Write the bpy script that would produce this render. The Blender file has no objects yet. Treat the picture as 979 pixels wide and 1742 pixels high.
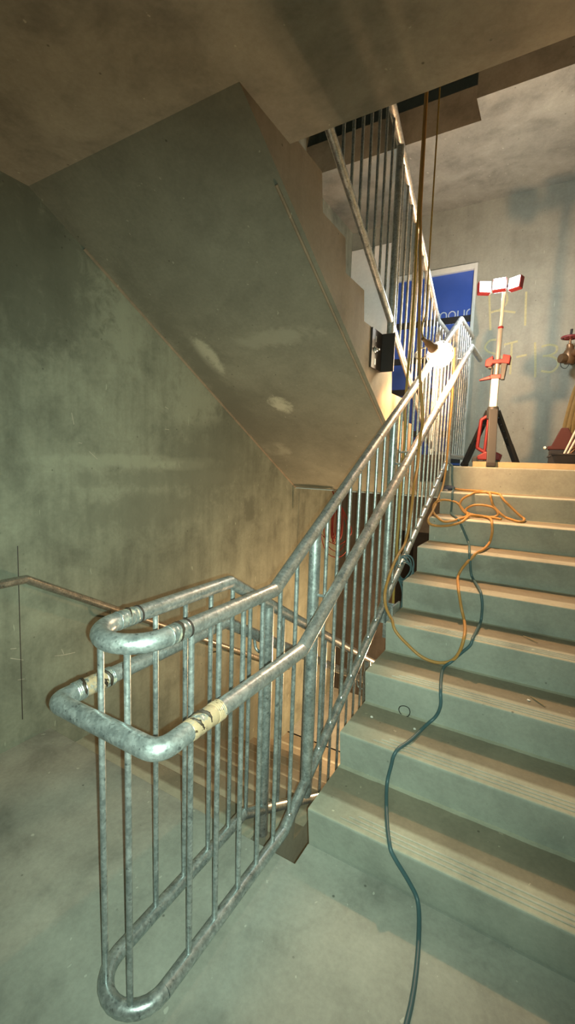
import bpy, bmesh, math, random
from mathutils import Vector, Matrix
random.seed(7)
scn = bpy.context.scene
COL = scn.collection
PI = math.pi

# ------------------------------------------------------------------ materials
def nodes(name):
    m = bpy.data.materials.new(name); m.use_nodes = True
    nt = m.node_tree; b = nt.nodes['Principled BSDF']
    return m, nt, b

def tex(nt, scale=(1, 1, 1), rot=(0, 0, 0)):
    tc = nt.nodes.new('ShaderNodeTexCoord'); mp = nt.nodes.new('ShaderNodeMapping')
    mp.inputs['Scale'].default_value = scale; mp.inputs['Rotation'].default_value = rot
    nt.links.new(tc.outputs['Object'], mp.inputs['Vector'])
    return mp.outputs['Vector']

def noise(nt, vec, scale, detail=6, rough=.6, dist=0):
    n = nt.nodes.new('ShaderNodeTexNoise')
    n.inputs['Scale'].default_value = scale; n.inputs['Detail'].default_value = detail
    n.inputs['Roughness'].default_value = rough; n.inputs['Distortion'].default_value = dist
    nt.links.new(vec, n.inputs['Vector'])
    return n.outputs['Fac']

def ramp(nt, fac, stops):
    r = nt.nodes.new('ShaderNodeValToRGB')
    el = r.color_ramp.elements
    while len(el) < len(stops): el.new(.5)
    for e, (p, c) in zip(el, stops):
        e.position = p; e.color = (c, c, c, 1) if isinstance(c, (int, float)) else (*c, 1)
    nt.links.new(fac, r.inputs['Fac'])
    return r.outputs['Color']

def mix(nt, a, b, fac, mode='MIX'):
    n = nt.nodes.new('ShaderNodeMix'); n.data_type = 'RGBA'; n.blend_type = mode
    for s, v in ((n.inputs[0], fac), (n.inputs[6], a), (n.inputs[7], b)):
        if isinstance(v, (int, float)): s.default_value = v
        elif isinstance(v, tuple): s.default_value = (*v, 1)
        else: nt.links.new(v, s)
    return n.outputs[2]

def math_n(nt, op, a, b=None, c=None):
    n = nt.nodes.new('ShaderNodeMath'); n.operation = op
    for i, v in enumerate((a, b, c)):
        if v is None: continue
        if isinstance(v, (int, float)): n.inputs[i].default_value = v
        else: nt.links.new(v, n.inputs[i])
    return n.outputs[0]

def bump(nt, b, h, strength=.3, dist=.01):
    n = nt.nodes.new('ShaderNodeBump'); n.inputs['Strength'].default_value = strength
    n.inputs['Distance'].default_value = dist
    nt.links.new(h, n.inputs['Height']); nt.links.new(n.outputs['Normal'], b.inputs['Normal'])

def plain(name, col, rough=.5, metal=0, var=.12, scale=30):
    m, nt, b = nodes(name)
    f = noise(nt, tex(nt), scale, 4)
    c = mix(nt, tuple(x * (1 - var) for x in col), tuple(min(1, x * (1 + var)) for x in col), f)
    nt.links.new(c, b.inputs['Base Color'])
    b.inputs['Roughness'].default_value = rough; b.inputs['Metallic'].default_value = metal
    return m

def blob(nt, vec, centre, size, axes, warp):
    """soft-edged stain / plaster patch mask around a place on the wall (1 inside)"""
    sep = nt.nodes.new('ShaderNodeSeparateXYZ'); nt.links.new(vec, sep.inputs[0])
    s = None
    for ax, c, r in zip(axes, centre, size):
        d = math_n(nt, 'DIVIDE', math_n(nt, 'SUBTRACT', sep.outputs[ax], c), r)
        d = math_n(nt, 'POWER', math_n(nt, 'ABSOLUTE', d), 2.0)
        s = d if s is None else math_n(nt, 'ADD', s, d)
    s = math_n(nt, 'ADD', s, math_n(nt, 'MULTIPLY', math_n(nt, 'SUBTRACT', warp, .5), 4.5))
    mr = nt.nodes.new('ShaderNodeMapRange'); mr.interpolation_type = 'SMOOTHSTEP'
    mr.inputs['From Min'].default_value = 1.5; mr.inputs['From Max'].default_value = .15
    nt.links.new(s, mr.inputs['Value'])
    return mr.outputs['Result']

def concrete(name, col, dark=.62, light=1.3, pores=True, spots=(), stains=(), streak=True, rough=.82, spec=.3, bumpy=.25, k=1.0):
    m, nt, b = nodes(name)
    v = tex(nt)
    big = noise(nt, v, .9, 5, .62, .6)
    mid = noise(nt, v, 3.6, 7, .65, .3)
    fine = noise(nt, v, 55, 5, .7)
    dk = tuple(x * dark for x in col); lt = tuple(min(1, x * light) for x in col)
    c = mix(nt, dk, lt, ramp(nt, big, [(.34, 0), (.66, 1)]))
    c = mix(nt, c, col, .45)
    c = mix(nt, c, ramp(nt, mid, [(.32, .55), (.5, .95), (.68, 1.18)]), .75 * k, 'MULTIPLY')
    if streak:
        sv = tex(nt, (5, 5, .55))
        c = mix(nt, c, ramp(nt, noise(nt, sv, 2.4, 5, .6), [(.35, .7), (.55, 1.0), (.7, 1.08)]), .55 * k, 'MULTIPLY')
    c = mix(nt, c, ramp(nt, fine, [(.3, .8), (.7, 1.12)]), .5, 'MULTIPLY')
    # thin pale scratches
    sc = noise(nt, tex(nt, (26, 22, 5), (.5, .25, 0)), 1.5, 2, .4)
    c = mix(nt, c, tuple(min(1, x * 1.9) for x in col), math_n(nt, 'MULTIPLY', ramp(nt, sc, [(.75, 0), (.77, 1)]), .5))
    wn = noise(nt, v, 9, 8, .72, .4)
    for (cen, size, axes, k) in spots:
        c = mix(nt, c, tuple(min(1, x * k) for x in col), math_n(nt, 'MULTIPLY', blob(nt, v, cen, size, axes, wn), .72))
    for (cen, size, axes, k) in stains:
        c = mix(nt, c, tuple(x * k for x in col), math_n(nt, 'MULTIPLY', blob(nt, v, cen, size, axes, wn), .7))
    if pores:
        vo = nt.nodes.new('ShaderNodeTexVoronoi'); vo.inputs['Scale'].default_value = 17
        nt.links.new(v, vo.inputs['Vector'])
        pm = math_n(nt, 'MULTIPLY', ramp(nt, vo.outputs['Distance'], [(.05, 1), (.11, 0)]), ramp(nt, noise(nt, v, 11, 2), [(.56, 0), (.6, 1)]))
        c = mix(nt, c, tuple(x * .3 for x in col), math_n(nt, 'MULTIPLY', pm, .8))
    nt.links.new(c, b.inputs['Base Color'])
    b.inputs['Roughness'].default_value = rough
    b.inputs['Specular IOR Level'].default_value = spec
    bump(nt, b, math_n(nt, 'ADD', math_n(nt, 'MULTIPLY', mid, .5), math_n(nt, 'MULTIPLY', fine, .35)), bumpy, .006)
    return m

def galv(name, a=(.36, .41, .42), c2=(.58, .63, .63), rough=.36, metal=.75, k=.7):
    m, nt, b = nodes(name)
    v = tex(nt)
    vo = nt.nodes.new('ShaderNodeTexVoronoi'); vo.inputs['Scale'].default_value = 130
    nt.links.new(v, vo.inputs['Vector'])
    big = noise(nt, v, 22, 5, .7, .5)
    c = mix(nt, a, c2, ramp(nt, big, [(.35, 0), (.65, 1)]))
    c = mix(nt, c, ramp(nt, vo.outputs['Color'], [(.2, .72), (.8, 1.18)]), .7, 'MULTIPLY')
    blot = noise(nt, v, 60, 4, .6)
    c = mix(nt, c, tuple(x * .28 for x in a), math_n(nt, 'MULTIPLY', ramp(nt, blot, [(.62, 0), (.7, 1)]), k))
    nt.links.new(c, b.inputs['Base Color'])
    b.inputs['Metallic'].default_value = metal
    nt.links.new(ramp(nt, big, [(.3, rough - .1), (.7, rough + .16)]), b.inputs['Roughness'])
    bump(nt, b, blot, .18, .002)
    return m

def weld_mat(name, cream, amt, scorch):
    m, nt, b = nodes(name)
    v = tex(nt)
    n1 = noise(nt, v, 18, 4, .6, .8); n2 = noise(nt, v, 34, 4, .65, 1.5)
    silver = mix(nt, (.36, .43, .44), (.66, .70, .68), ramp(nt, n2, [(.4, 0), (.6, 1)]))
    c = mix(nt, silver, cream, ramp(nt, n1, [(amt - .05, 1), (amt + .05, 0)]))
    c = mix(nt, c, (.05, .03, .018), math_n(nt, 'MULTIPLY', ramp(nt, n2, [(scorch, 0), (scorch + .05, 1)]), .9))
    nt.links.new(c, b.inputs['Base Color'])
    nt.links.new(ramp(nt, n1, [(amt - .05, .2), (amt + .05, .8)]), b.inputs['Metallic'])
    b.inputs['Roughness'].default_value = .3
    bump(nt, b, n2, .5, .004)
    return m

def emit(name, col, strength):
    m, nt, b = nodes(name)
    b.inputs['Base Color'].default_value = (*col, 1)
    b.inputs['Emission Color'].default_value = (*col, 1)
    b.inputs['Emission Strength'].default_value = strength
    return m

CON = (.265, .29, .23)
M = {}
M['wall'] = concrete('wall concrete', CON, spots=[((-1.75, -.005), (.75, .045), (1, 2), 1.3), ((-1.42, -.03), (.26, .04), (1, 2), 1.6), ((-2.0, 1.1), (.3, .6), (1, 2), 1.25), ((-1.3, .45), (.3, .22), (1, 2), 1.25)],
                     stains=[((-2.5, 1.0), (.45, .5), (1, 2), .45), ((-1.0, .0), (.6, .3), (1, 2), .62), ((-.55, -.42), (.09, .13), (1, 2), .45), ((-1.7, -.33), (.8, .12), (1, 2), .7), ((-1.5, -.12), (.9, .06), (1, 2), .75)])
M['wall_back'] = concrete('back wall concrete', (.31, .325, .28), dark=.86, light=1.1, k=.45)
M['shaded_wall'] = concrete('lower wall with painted shade', (.055, .05, .042), dark=.8)  # dark brown stands in for the shade on this wall
M['shade_dark_wall'] = concrete('corridor wall with painted darkness', (.03, .028, .024))  # the corridor's darkness is put into this near-black colour
M['bright_white'] = plain('added bright white', (.82, .84, .82), .7)  # white put in where the wall and slab edge look lit
M['soffit'] = concrete('soffit concrete', (.235, .24, .195), streak=False, k=.5,
                       spots=[((-1.372, -1.43), (.075, .17), (0, 1), 2.3), ((-1.07, -.945), (.09, .085), (0, 1), 2.5), ((-1.45, -.38), (.14, .10), (0, 1), 1.5), ((-.8, -1.5), (.3, .06), (0, 1), 1.35)],
                       stains=[((-1.5, -1.15), (.12, .9), (0, 1), .7)])
M['stringer'] = concrete('upper flight concrete', (.30, .25, .185), dark=.8, light=1.15, k=.7)
M['step'] = concrete('stair concrete', (.36, .385, .335), dark=.72, light=1.18, bumpy=.2, streak=False, k=.6,
                     stains=[((.27, -.885, -.585), (.14, .09, .065), (0, 1, 2), .55), ((.56, -.885, -.58), (.13, .09, .055), (0, 1, 2), .6), ((.27, -1.18, -.765), (.22, .09, .06), (0, 1, 2), .62), ((.15, 0, -.08), (.06, .06, .08), (0, 1, 2), .75)])
STEP_BANDS = True
def step_bands(m):
    # paler trowelled nosing strip, dustier brown tread behind it
    nt = m.node_tree; b = nt.nodes['Principled BSDF']
    src = b.inputs['Base Color'].links[0].from_socket
    tc = nt.nodes.new('ShaderNodeTexCoord'); sp = nt.nodes.new('ShaderNodeSeparateXYZ'); nt.links.new(tc.outputs['Object'], sp.inputs[0])
    ge = nt.nodes.new('ShaderNodeNewGeometry'); sn = nt.nodes.new('ShaderNodeSeparateXYZ'); nt.links.new(ge.outputs['True Normal'], sn.inputs[0])
    wob = math_n(nt, 'MULTIPLY', math_n(nt, 'SUBTRACT', noise(nt, tc.outputs['Object'], 9, 3), .5), .05)
    fr = math_n(nt, 'FRACT', math_n(nt, 'ADD', math_n(nt, 'MULTIPLY', sp.outputs[1], -1 / .2971), wob))
    band = ramp(nt, fr, [(.60, 0), (.66, 1)])
    tread = math_n(nt, 'GREATER_THAN', sn.outputs[2], .7)
    dust = mix(nt, (.72, .62, .53), (1.25, 1.18, 1.08), band)
    c = mix(nt, src, mix(nt, src, dust, 1, 'MULTIPLY'), tread)
    nt.links.new(c, b.inputs['Base Color'])
M['floor'] = concrete('floor concrete', (.33, .34, .30), dark=.7, streak=False)
M['ceil'] = concrete('ceiling concrete', (.28, .28, .24), streak=False)
step_bands(M['step'])
M['rib'] = concrete('nosing rib concrete', (.50, .48, .40), streak=False, pores=False)
M['galv'] = galv('galvanised steel')
M['galv_rail'] = galv('galvanised handrail', (.44, .47, .475), (.60, .62, .62), .32, .75, .35)
M['galv_dull'] = galv('galvanised wall rail', (.30, .30, .27), (.42, .40, .35), .34)
M['weld'] = weld_mat('bright ground weld', (.50, .47, .36), .42, .66)
M['weld_cream'] = weld_mat('cream heat tinted weld', (.50, .37, .235), .58, .60)
M['scorch'] = plain('brown black scorch', (.035, .022, .014), .6, .2, .5, 60)
M['weldbead'] = plain('weld bead', (.62, .66, .66), .28, .8)
M['black'] = plain('black painted steel', (.045, .035, .032), .5, .2)
M['darkplate'] = plain('dark steel plate', (.03, .03, .03), .55, .3)
M['bolt'] = plain('bolt steel', (.55, .55, .52), .35, .8)
M['blue'] = plain('blue door cover', (.05, .11, .46), .42, 0, .1, 8)
M['strap'] = plain('black strap', (.018, .018, .022), .6)
M['letter'] = plain('pale blue lettering', (.52, .60, .72), .6)
M['frame'] = plain('pale door frame', (.62, .66, .64), .5)
M['chalk'] = plain('yellow chalk', (.40, .39, .235), .9, 0, .3, 60)
M['orange'] = plain('orange cable sheath', (.46, .245, .07), .45)
M['yellow'] = plain('yellow cable sheath', (.40, .27, .07), .45)
M['bluecable'] = plain('blue grey cable sheath', (.055, .115, .13), .45)
M['navy'] = plain('navy plug plastic', (.06, .075, .12), .5)
M['red_cable'] = plain('red cable sheath', (.36, .03, .02), .5)
M['red'] = plain('red plastic', (.19, .014, .017), .5)
M['charcoal'] = plain('charcoal plastic', (.04, .045, .047), .5)
M['blackplastic'] = plain('black plastic', (.012, .013, .014), .5)
M['whitetube'] = plain('white enamelled tube', (.72, .72, .66), .35, .2)
M['alu'] = plain('bare aluminium tube', (.55, .56, .55), .35, .7)
M['timber'] = plain('pale timber', (.46, .36, .21), .7, 0, .25, 14)
M['brass'] = plain('aged bronze', (.22, .125, .065), .42, .6, .3, 20)
M['wheel'] = plain('dark red paint', (.16, .03, .035), .45)
M['hose'] = plain('ochre canvas webbing', (.19, .135, .045), .8, 0, .3, 24)
M['orangered'] = plain('faded orange red plastic', (.085, .018, .012), .7)
M['rubber'] = plain('black rubber', (.014, .013, .013), .6)
M['whitepipe'] = plain('white plastic pipe', (.66, .63, .54), .45)
M['rubble'] = concrete('rubble', (.28, .28, .25), pores=False, streak=False)
M['chip'] = plain('white chip', (.75, .75, .70), .7)
M['twig'] = plain('brown sliver', (.30, .22, .12), .8)
M['lamp'] = emit('glowing lamp glass', (1, .82, .55), 90)
M['led'] = emit('lit led lens', (.93, 1, .98), 30)
M['lamp_body'] = plain('lamp handle rubber', (.20, .11, .05), .5)
M['wire'] = plain('lamp guard wire', (.55, .48, .36), .4, .5)

# ------------------------------------------------------------------ mesh helpers
def link(name, bm, mat, parent=None, smooth=False, bevel=0):
    me = bpy.data.meshes.new(name)
    bmesh.ops.recalc_face_normals(bm, faces=bm.faces)
    bm.to_mesh(me); bm.free()
    if smooth:
        for p in me.polygons: p.use_smooth = True
        me.set_sharp_from_angle(angle=math.radians(40))
    o = bpy.data.objects.new(name, me); COL.objects.link(o)
    me.materials.append(M[mat] if isinstance(mat, str) else mat)
    if parent:
        o.parent = parent
        base = Vector((0, 0, 0)); q = parent
        while q: base += q.location; q = q.parent
        me.transform(Matrix.Translation(-base))
    if bevel:
        bv = o.modifiers.new('bevel', 'BEVEL'); bv.width = bevel; bv.segments = 2; bv.limit_method = 'ANGLE'
    return o

def tag(o, label=None, cat=None, group=None, kind=None):
    if label: o['label'] = label
    if cat: o['category'] = cat
    if group: o['group'] = group
    if kind: o['kind'] = kind
    return o

def thing(name, loc, label, cat, group=None):
    o = bpy.data.objects.new(name, None); COL.objects.link(o); o.location = loc; o.empty_display_size = .1
    return tag(o, label, cat, group)

def struct(name, bm, mat, bevel=0, smooth=False, label=None, cat=None, parent=None):
    o = link(name, bm, mat, parent, smooth, bevel)
    if not parent: tag(o, label, cat, None, 'structure')
    return o

def B(): return bmesh.new()

def box(bm, x0, x1, y0, y1, z0, z1, mtx=None):
    vs = [bm.verts.new((x, y, z)) for x in (x0, x1) for y in (y0, y1) for z in (z0, z1)]
    for f in ((0, 1, 3, 2), (4, 6, 7, 5), (0, 4, 5, 1), (2, 3, 7, 6), (0, 2, 6, 4), (1, 5, 7, 3)):
        bm.faces.new([vs[i] for i in f])
    if mtx: bmesh.ops.transform(bm, matrix=mtx, verts=vs)
    return bm

def prism(bm, pts, axis, a0, a1):
    """polygon pts extruded along axis: 0 -> pts are (y,z); 1 -> (x,z); 2 -> (x,y)"""
    def mk(p, a):
        l = list(p); l.insert(axis, a); return bm.verts.new(l)
    A = [mk(p, a0) for p in pts]; Bv = [mk(p, a1) for p in pts]
    n = len(pts)
    bm.faces.new(A); bm.faces.new(Bv[::-1])
    for i in range(n): bm.faces.new((A[i], A[(i + 1) % n], Bv[(i + 1) % n], Bv[i]))
    return bm

def fillet(pts, r, n=6):
    pts = [Vector(p) for p in pts]; out = [pts[0]]
    for i in range(1, len(pts) - 1):
        a, b, c = pts[i - 1], pts[i], pts[i + 1]
        u = (a - b).normalized(); v = (c - b).normalized()
        ang = u.angle(v)
        t = min(r / math.tan(ang / 2) if ang > 1e-3 else 0, (a - b).length * .49, (c - b).length * .49)
        if PI - ang < .02 or t < 1e-4: out.append(b); continue
        p, q = b + u * t, b + v * t
        for k in range(n + 1):
            s = k / n
            out.append(p * (1 - s) ** 2 + b * 2 * s * (1 - s) + q * s * s)
    out.append(pts[-1])
    return out

def spline(pts, n=5):
    P = [Vector(p) for p in pts]; out = []
    for i in range(len(P) - 1):
        p0 = P[max(i - 1, 0)]; p1 = P[i]; p2 = P[i + 1]; p3 = P[min(i + 2, len(P) - 1)]
        for k in range(n):
            t = k / n
            out.append(.5 * ((2 * p1) + (p2 - p0) * t + (2 * p0 - 5 * p1 + 4 * p2 - p3) * t * t + (3 * p1 - p0 - 3 * p2 + p3) * t ** 3))
    out.append(P[-1])
    return out

def tube(bm, pts, r, seg=12, cap=True, closed=False, squash=None):
    P = [Vector(p) for p in pts]
    Q = [P[0]]
    for p in P[1:]:
        if (p - Q[-1]).length > 1e-5: Q.append(p)
    P = Q; n = len(P)
    T = []
    for i in range(n):
        a = P[(i - 1) % n] if (closed or i > 0) else P[i]; b = P[(i + 1) % n] if (closed or i < n - 1) else P[i]
        T.append((b - a).normalized())
    ref = Vector((0, 0, 1)) if abs(T[0].z) < .9 else Vector((1, 0, 0))
    N = (ref - T[0] * ref.dot(T[0])).normalized(); rings = []
    for i in range(n):
        N = N - T[i] * N.dot(T[i])
        N.normalize(); Bn = T[i].cross(N)
        # widen at bends so that the pipe keeps its bore in a mitre
        k = 1.0
        if 0 < i < n - 1:
            ca = (P[i] - P[i - 1]).normalized().dot(T[i]); k = min(1 / max(ca, .6), 1.4)
        rr = r[i] if isinstance(r, (list, tuple)) else r
        ring = []
        bend = ((P[min(i + 1, n - 1)] - P[i]).normalized() - (P[i] - P[max(i - 1, 0)]).normalized()) if 0 < i < n - 1 else Vector((0, 0, 0))
        bd = bend.normalized() if bend.length > 1e-4 else None
        for j in range(seg):
            a = 2 * PI * j / seg
            off = (N * math.cos(a) + Bn * math.sin(a)) * rr
            if bd is not None and k > 1.001: off += bd * off.dot(bd) * (k - 1)
            if squash is not None: off -= squash * off.dot(squash) * .85
            ring.append(bm.verts.new(P[i] + off))
        rings.append(ring)
    m = n if closed else n - 1
    for i in range(m):
        a, b = rings[i], rings[(i + 1) % n]
        for j in range(seg): bm.faces.new((a[j], a[(j + 1) % seg], b[(j + 1) % seg], b[j]))
    if cap and not closed:
        bm.faces.new(rings[0][::-1]); bm.faces.new(rings[-1])
    return bm

def lathe(bm, prof, centre, axis=(0, 0, 1), seg=24):
    """prof: list of (radius, height along axis)"""
    ax = Vector(axis).normalized(); q = Vector((0, 0, 1)).rotation_difference(ax); c = Vector(centre)
    rings = []
    for r, h in prof:
        if r < 1e-5: rings.append([bm.verts.new(c + q @ Vector((0, 0, h)))]); continue
        rings.append([bm.verts.new(c + q @ Vector((r * math.cos(2 * PI * j / seg), r * math.sin(2 * PI * j / seg), h))) for j in range(seg)])
    for a, b in zip(rings, rings[1:]):
        for j in range(seg):
            k = (j + 1) % seg
            if len(a) == 1 and len(b) == 1: continue
            if len(a) == 1: bm.faces.new((a[0], b[k], b[j]))
            elif len(b) == 1: bm.faces.new((a[j], a[k], b[0]))
            else: bm.faces.new((a[j], a[k], b[k], b[j]))
    if len(rings[0]) > 1: bm.faces.new(rings[0][::-1])
    if len(rings[-1]) > 1: bm.faces.new(rings[-1])
    return bm

def rock(bm, c, r, seed):
    rnd = random.Random(seed)
    res = bmesh.ops.create_icosphere(bm, subdivisions=1, radius=r)
    for v in res['verts']:
        v.co *= rnd.uniform(.65, 1.15); v.co.z *= .6; v.co += Vector(c)
    return bm

# ------------------------------------------------------------------ dimensions (metres; top nosing of the right hand flight = origin)
R_, G = .17, .2971
S = R_ / G
D = .0236
ZL, ZH, ZB = .03, -1.53, -3.03          # upper landing, half landing, lower floor
XW, XR = -1.6135, 1.29                  # side walls
XS = -.318                              # inner face of the left hand flights
YB, YF = 1.5, -4.75                     # back wall, wall behind the half landing

# ------------------------------------------------------------------ the setting
struct('wall_left', box(B(), XW - .2, XW, YF - .2, YB + .2, -5.2, 4.4), 'wall')
struct('wall_right', box(B(), XR, XR + .2, YF - .2, YB + .2, -5.2, 4.4), 'wall')
struct('wall_front', box(B(), XW, XR, YF - .2, YF, -5.2, 4.4), 'wall')
DX0, DX1 = -1.06, -.165                 # upper doorway
bm = B()
box(bm, XW, DX0, YB, YB + .2, ZL - .28, 4.4); box(bm, DX1, XR, YB, YB + .2, ZL - .28, 4.4)
box(bm, DX0, DX1, YB, YB + .2, 2.16, 4.4); box(bm, DX0, DX1, YB, YB + .2, ZL - .28, ZL)
struct('wall_back', bm, 'wall_back')
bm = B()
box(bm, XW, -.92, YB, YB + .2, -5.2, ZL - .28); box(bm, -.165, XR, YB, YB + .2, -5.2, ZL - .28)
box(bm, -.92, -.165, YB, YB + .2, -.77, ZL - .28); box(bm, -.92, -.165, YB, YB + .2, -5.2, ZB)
struct('wall_back_lower', bm, 'shaded_wall')
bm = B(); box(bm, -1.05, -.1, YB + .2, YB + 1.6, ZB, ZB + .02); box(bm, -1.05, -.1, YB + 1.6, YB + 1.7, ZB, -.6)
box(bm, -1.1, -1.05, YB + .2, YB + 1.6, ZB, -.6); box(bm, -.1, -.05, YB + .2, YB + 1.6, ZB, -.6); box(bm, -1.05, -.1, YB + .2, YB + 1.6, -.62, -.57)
struct('wall_corridor', bm, 'shade_dark_wall')
struct('added_bright_panel', box(B(), XW, DX0 - .035, YB - .013, YB, ZL, 2.6), 'bright_white')  # white panel added to make the wall left of the door bright

def landing_slab(name, z, mat='floor'):
    bm = B()
    prism(bm, [(XW, .28), (-.318, .28), (-.002, .28), (-.002, .03), (XR, .03), (XR, YB), (XW, YB)], 2, z - .28, z)
    return struct(name, bm, mat)
landing_slab('floor', ZL); 
landing_slab('floor_lower', ZB)
landing_slab('ceiling', 3.09 , 'ceil')
# half landings (the one the photographer stands on, and the one overhead)
def half_slab(name, z, y_left, y_right, mat):
    bm = B()
    prism(bm, [(XW, YF), (XR, YF), (XR, y_right), (0, y_right), (0, y_left), (XW, y_left)], 2, z - .22, z)
    return struct(name, bm, mat)
half_slab('floor_half_landing', ZH, -2.47, -2.36, 'floor')
half_slab('ceiling_half_landing', 1.56, -2.15, -2.15, 'ceil')

def rnd_profile(pts, r=.012):
    """round the nosing corners of a (y,z) polyline: pts = [(y,z,round?)]"""
    out = []
    for i, (y, z, f) in enumerate(pts):
        if not f: out.append((y, z)); continue
        a = Vector(pts[i - 1][:2]); b = Vector((y, z)); c = Vector(pts[(i + 1) % len(pts)][:2])
        p = b + (a - b).normalized() * r; q = b + (c - b).normalized() * r
        for k in range(5):
            s = k / 4; v = p * (1 - s) ** 2 + b * 2 * s * (1 - s) + q * s * s
            out.append((v.x, v.y))
    return out

# right hand flight going up away from the camera
pts = [(.5, ZL - .005, 0)]
for k in range(0, 9):
    zt = ZL if k == 0 else -k * R_
    pts += [(-k * G, zt, 1), (-k * G + D, -(k + 1) * R_, 0)]
pts += [(-8 * G + D, ZH - .22, 0), (-8 * G + .12, ZH - .22, 0), (.05, -.40, 0), (.5, -.40, 0)]
flight = struct('stair_flight', prism(B(), rnd_profile(pts), 0, 0, XR), 'step', 0, False,
                'concrete stair flight of eight visible steps rising to the upper landing', 'stairs')
flight['kind'] = 'structure'
bm = B()
for k in (5, 6, 7, 8):
    for j, dy in enumerate((.030, .052, .074)):
        x0 = .13 + .03 * j + .02 * (k % 2)
        tube(bm, [(x0, -k * G + dy, -k * R_ + .0005), (XR - .02, -k * G + dy, -k * R_ + .0005)], .0042, 6)
link('nosing_ribs', bm, 'rib', flight)

# lower flight descending on the left
Y0 = -2.47
pts = [(Y0 - .3, ZH - .005, 0), (Y0, ZH - .004, 1)]
for k in range(1, 10):
    pts += [(Y0 + (k - 1) * G - D, ZH - k * R_ if k < 9 else ZB, 0)]
    if k < 9: pts += [(Y0 + k * G, ZH - k * R_, 1)]
pts += [(.3, ZB, 0), (.3, ZB - .28, 0), (Y0 - .3, ZH - .42, 0)]
f2 = struct('stair_flight.001', prism(B(), rnd_profile(pts), 0, XW, XS), 'step', 0, False,
            'concrete stair flight descending along the left wall behind the looped rails', 'stairs')
# upper flight climbing back over the left side
pts = [(.5235 - G + D + .6, ZL, 0), (.5235 - G + D + .02, ZL, 0)]
for k in range(1, 10):
    z = ZL + R_ * k
    pts += [(.5235 - G * k + D, z - R_, 0), (.5235 - G * k, z, 1 if k < 9 else 0)]
ye = -2.55
pts += [(ye, ZL + R_ * 9, 0), (ye, -.0905 - S * ye, 0), (.28, -.25, 0), (.5235 - G + D + .6, -.25, 0)]
bm = prism(B(), rnd_profile(pts, .008), 0, XW, XS)
f3 = struct('stair_flight.002', bm, 'stringer', 0, False,
            'concrete stair flight overhead with its sloping underside and lit step edges', 'stairs')
f3.data.materials.append(M['soffit'])
for p in f3.data.polygons:
    if p.normal.z < -.3: p.material_index = 1
# thin mortar fillet along the soffit's two edges
bm = B()
for x, r in ((XW + .004, .011), (XS - .03, .008)):
    tube(bm, [(x, .27, -.0905 - S * .27 - .002), (x, -2.2, -.0905 + S * 2.2 - .002)], r, 6)
link('mortar_fillet', bm, 'stringer', f3)
tube_bm = tube(B(), [(XW, .365, -.3), (XW, .365, -2.9)], .004, 6)
struct('trim_1', tube_bm, 'wall')
struct('trim_2', tube(B(), [(XW - .0015, -2.615, -.45), (XW - .0015, -2.622, -1.4)], .003, 6), 'black')
struct('added_lit_edge_strip', box(B(), XW, -.003, .270, .284, -.259, -.249), 'bright_white')  # white strip in place of light on the slab's lower edge

SCR = [[(-2.433, -1.113), (-2.373, -1.128), (-2.306, -1.138)], [(-2.39, -1.087), (-2.377, -1.123)], [(-2.672, -1.036), (-2.606, -1.071)], [(-2.64, -1.169), (-2.604, -1.178)], [(-2.67, -0.986), (-2.64, -0.993)], [(-2.188, 0.049), (-2.134, 0.005)], [(-1.591, 0.375), (-1.558, 0.363)], [(-1.591, 0.223), (-1.552, 0.221)], [(-2.295, 0.261), (-2.282, 0.197)], [(-2.255, 0.097), (-2.233, 0.094)]]
bm = B()
for L in SCR: tube(bm, [(XW + .0002, y, z) for y, z in L], .0019, 6, squash=Vector((1, 0, 0)))
link('scratch_marks', bm, 'rib', bpy.data.objects['wall_left'])
# ------------------------------------------------------------------ blue covered door
bm = B(); box(bm, DX0, DX1, YB + .015, YB + .055, ZL + .01, 2.15)
door = struct('door_1', bm, 'blue', .004, label='blue covered landing door with pale lettering and black straps', cat='door')
bm = B()
box(bm, DX0 - .035, DX0 + .012, YB - .025, YB + .12, ZL, 2.2); box(bm, DX1 - .012, DX1 + .022, YB - .025, YB + .12, ZL, 2.2); box(bm, DX0 + .012, DX1 - .012, YB - .025, YB + .12, 2.14, 2.2)
link('door_frame', bm, 'frame', door, bevel=.003)
for z in (1.64, 1.235, .875, .39, .10):
    link('strap', box(B(), DX0 + .013, DX1 - .013, YB + .004, YB + .014, z - .036, z + .036), 'strap', door, bevel=.002)
# lettering in rounded strokes
def strokes(name, lines, y, r, mat, parent=None):
    bm = B()
    for L in lines: tube(bm, [(x, y, z) for x, z in L], r, 8, squash=Vector((0, 1, 0)))
    return link(name, bm, mat, parent, True)
def arc(cx, cz, rx, rz, a0, a1, n=12):
    return [(cx + rx * math.cos(math.radians(a0 + (a1 - a0) * k / n)), cz + rz * math.sin(math.radians(a0 + (a1 - a0) * k / n))) for k in range(n + 1)]
x0, zb, h = -.575, 1.655, .082
L = []
for i in (0, 1):       # m
    cx = x0 + .033 + i * .066
    L.append([(cx - .033, zb)] + arc(cx, zb + h - .033, .033, .033, 180, 0) + [(cx + .033, zb)])
cx = x0 + .132 + .060
L.append(arc(cx, zb + h / 2, .037, .041, 0, 360, 20))      # o
cx += .095
L.append([(cx - .033, zb + h)] + arc(cx, zb + .033, .033, .033, 180, 360) + [(cx + .033, zb + h)])   # u
cx += .060
L.append([(cx, zb), (cx, zb + .045)] + arc(cx + .036, zb + .046, .036, .036, 180, 95))               # r
strokes('lettering', L, YB + .012, .0062, 'letter', door)
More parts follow.
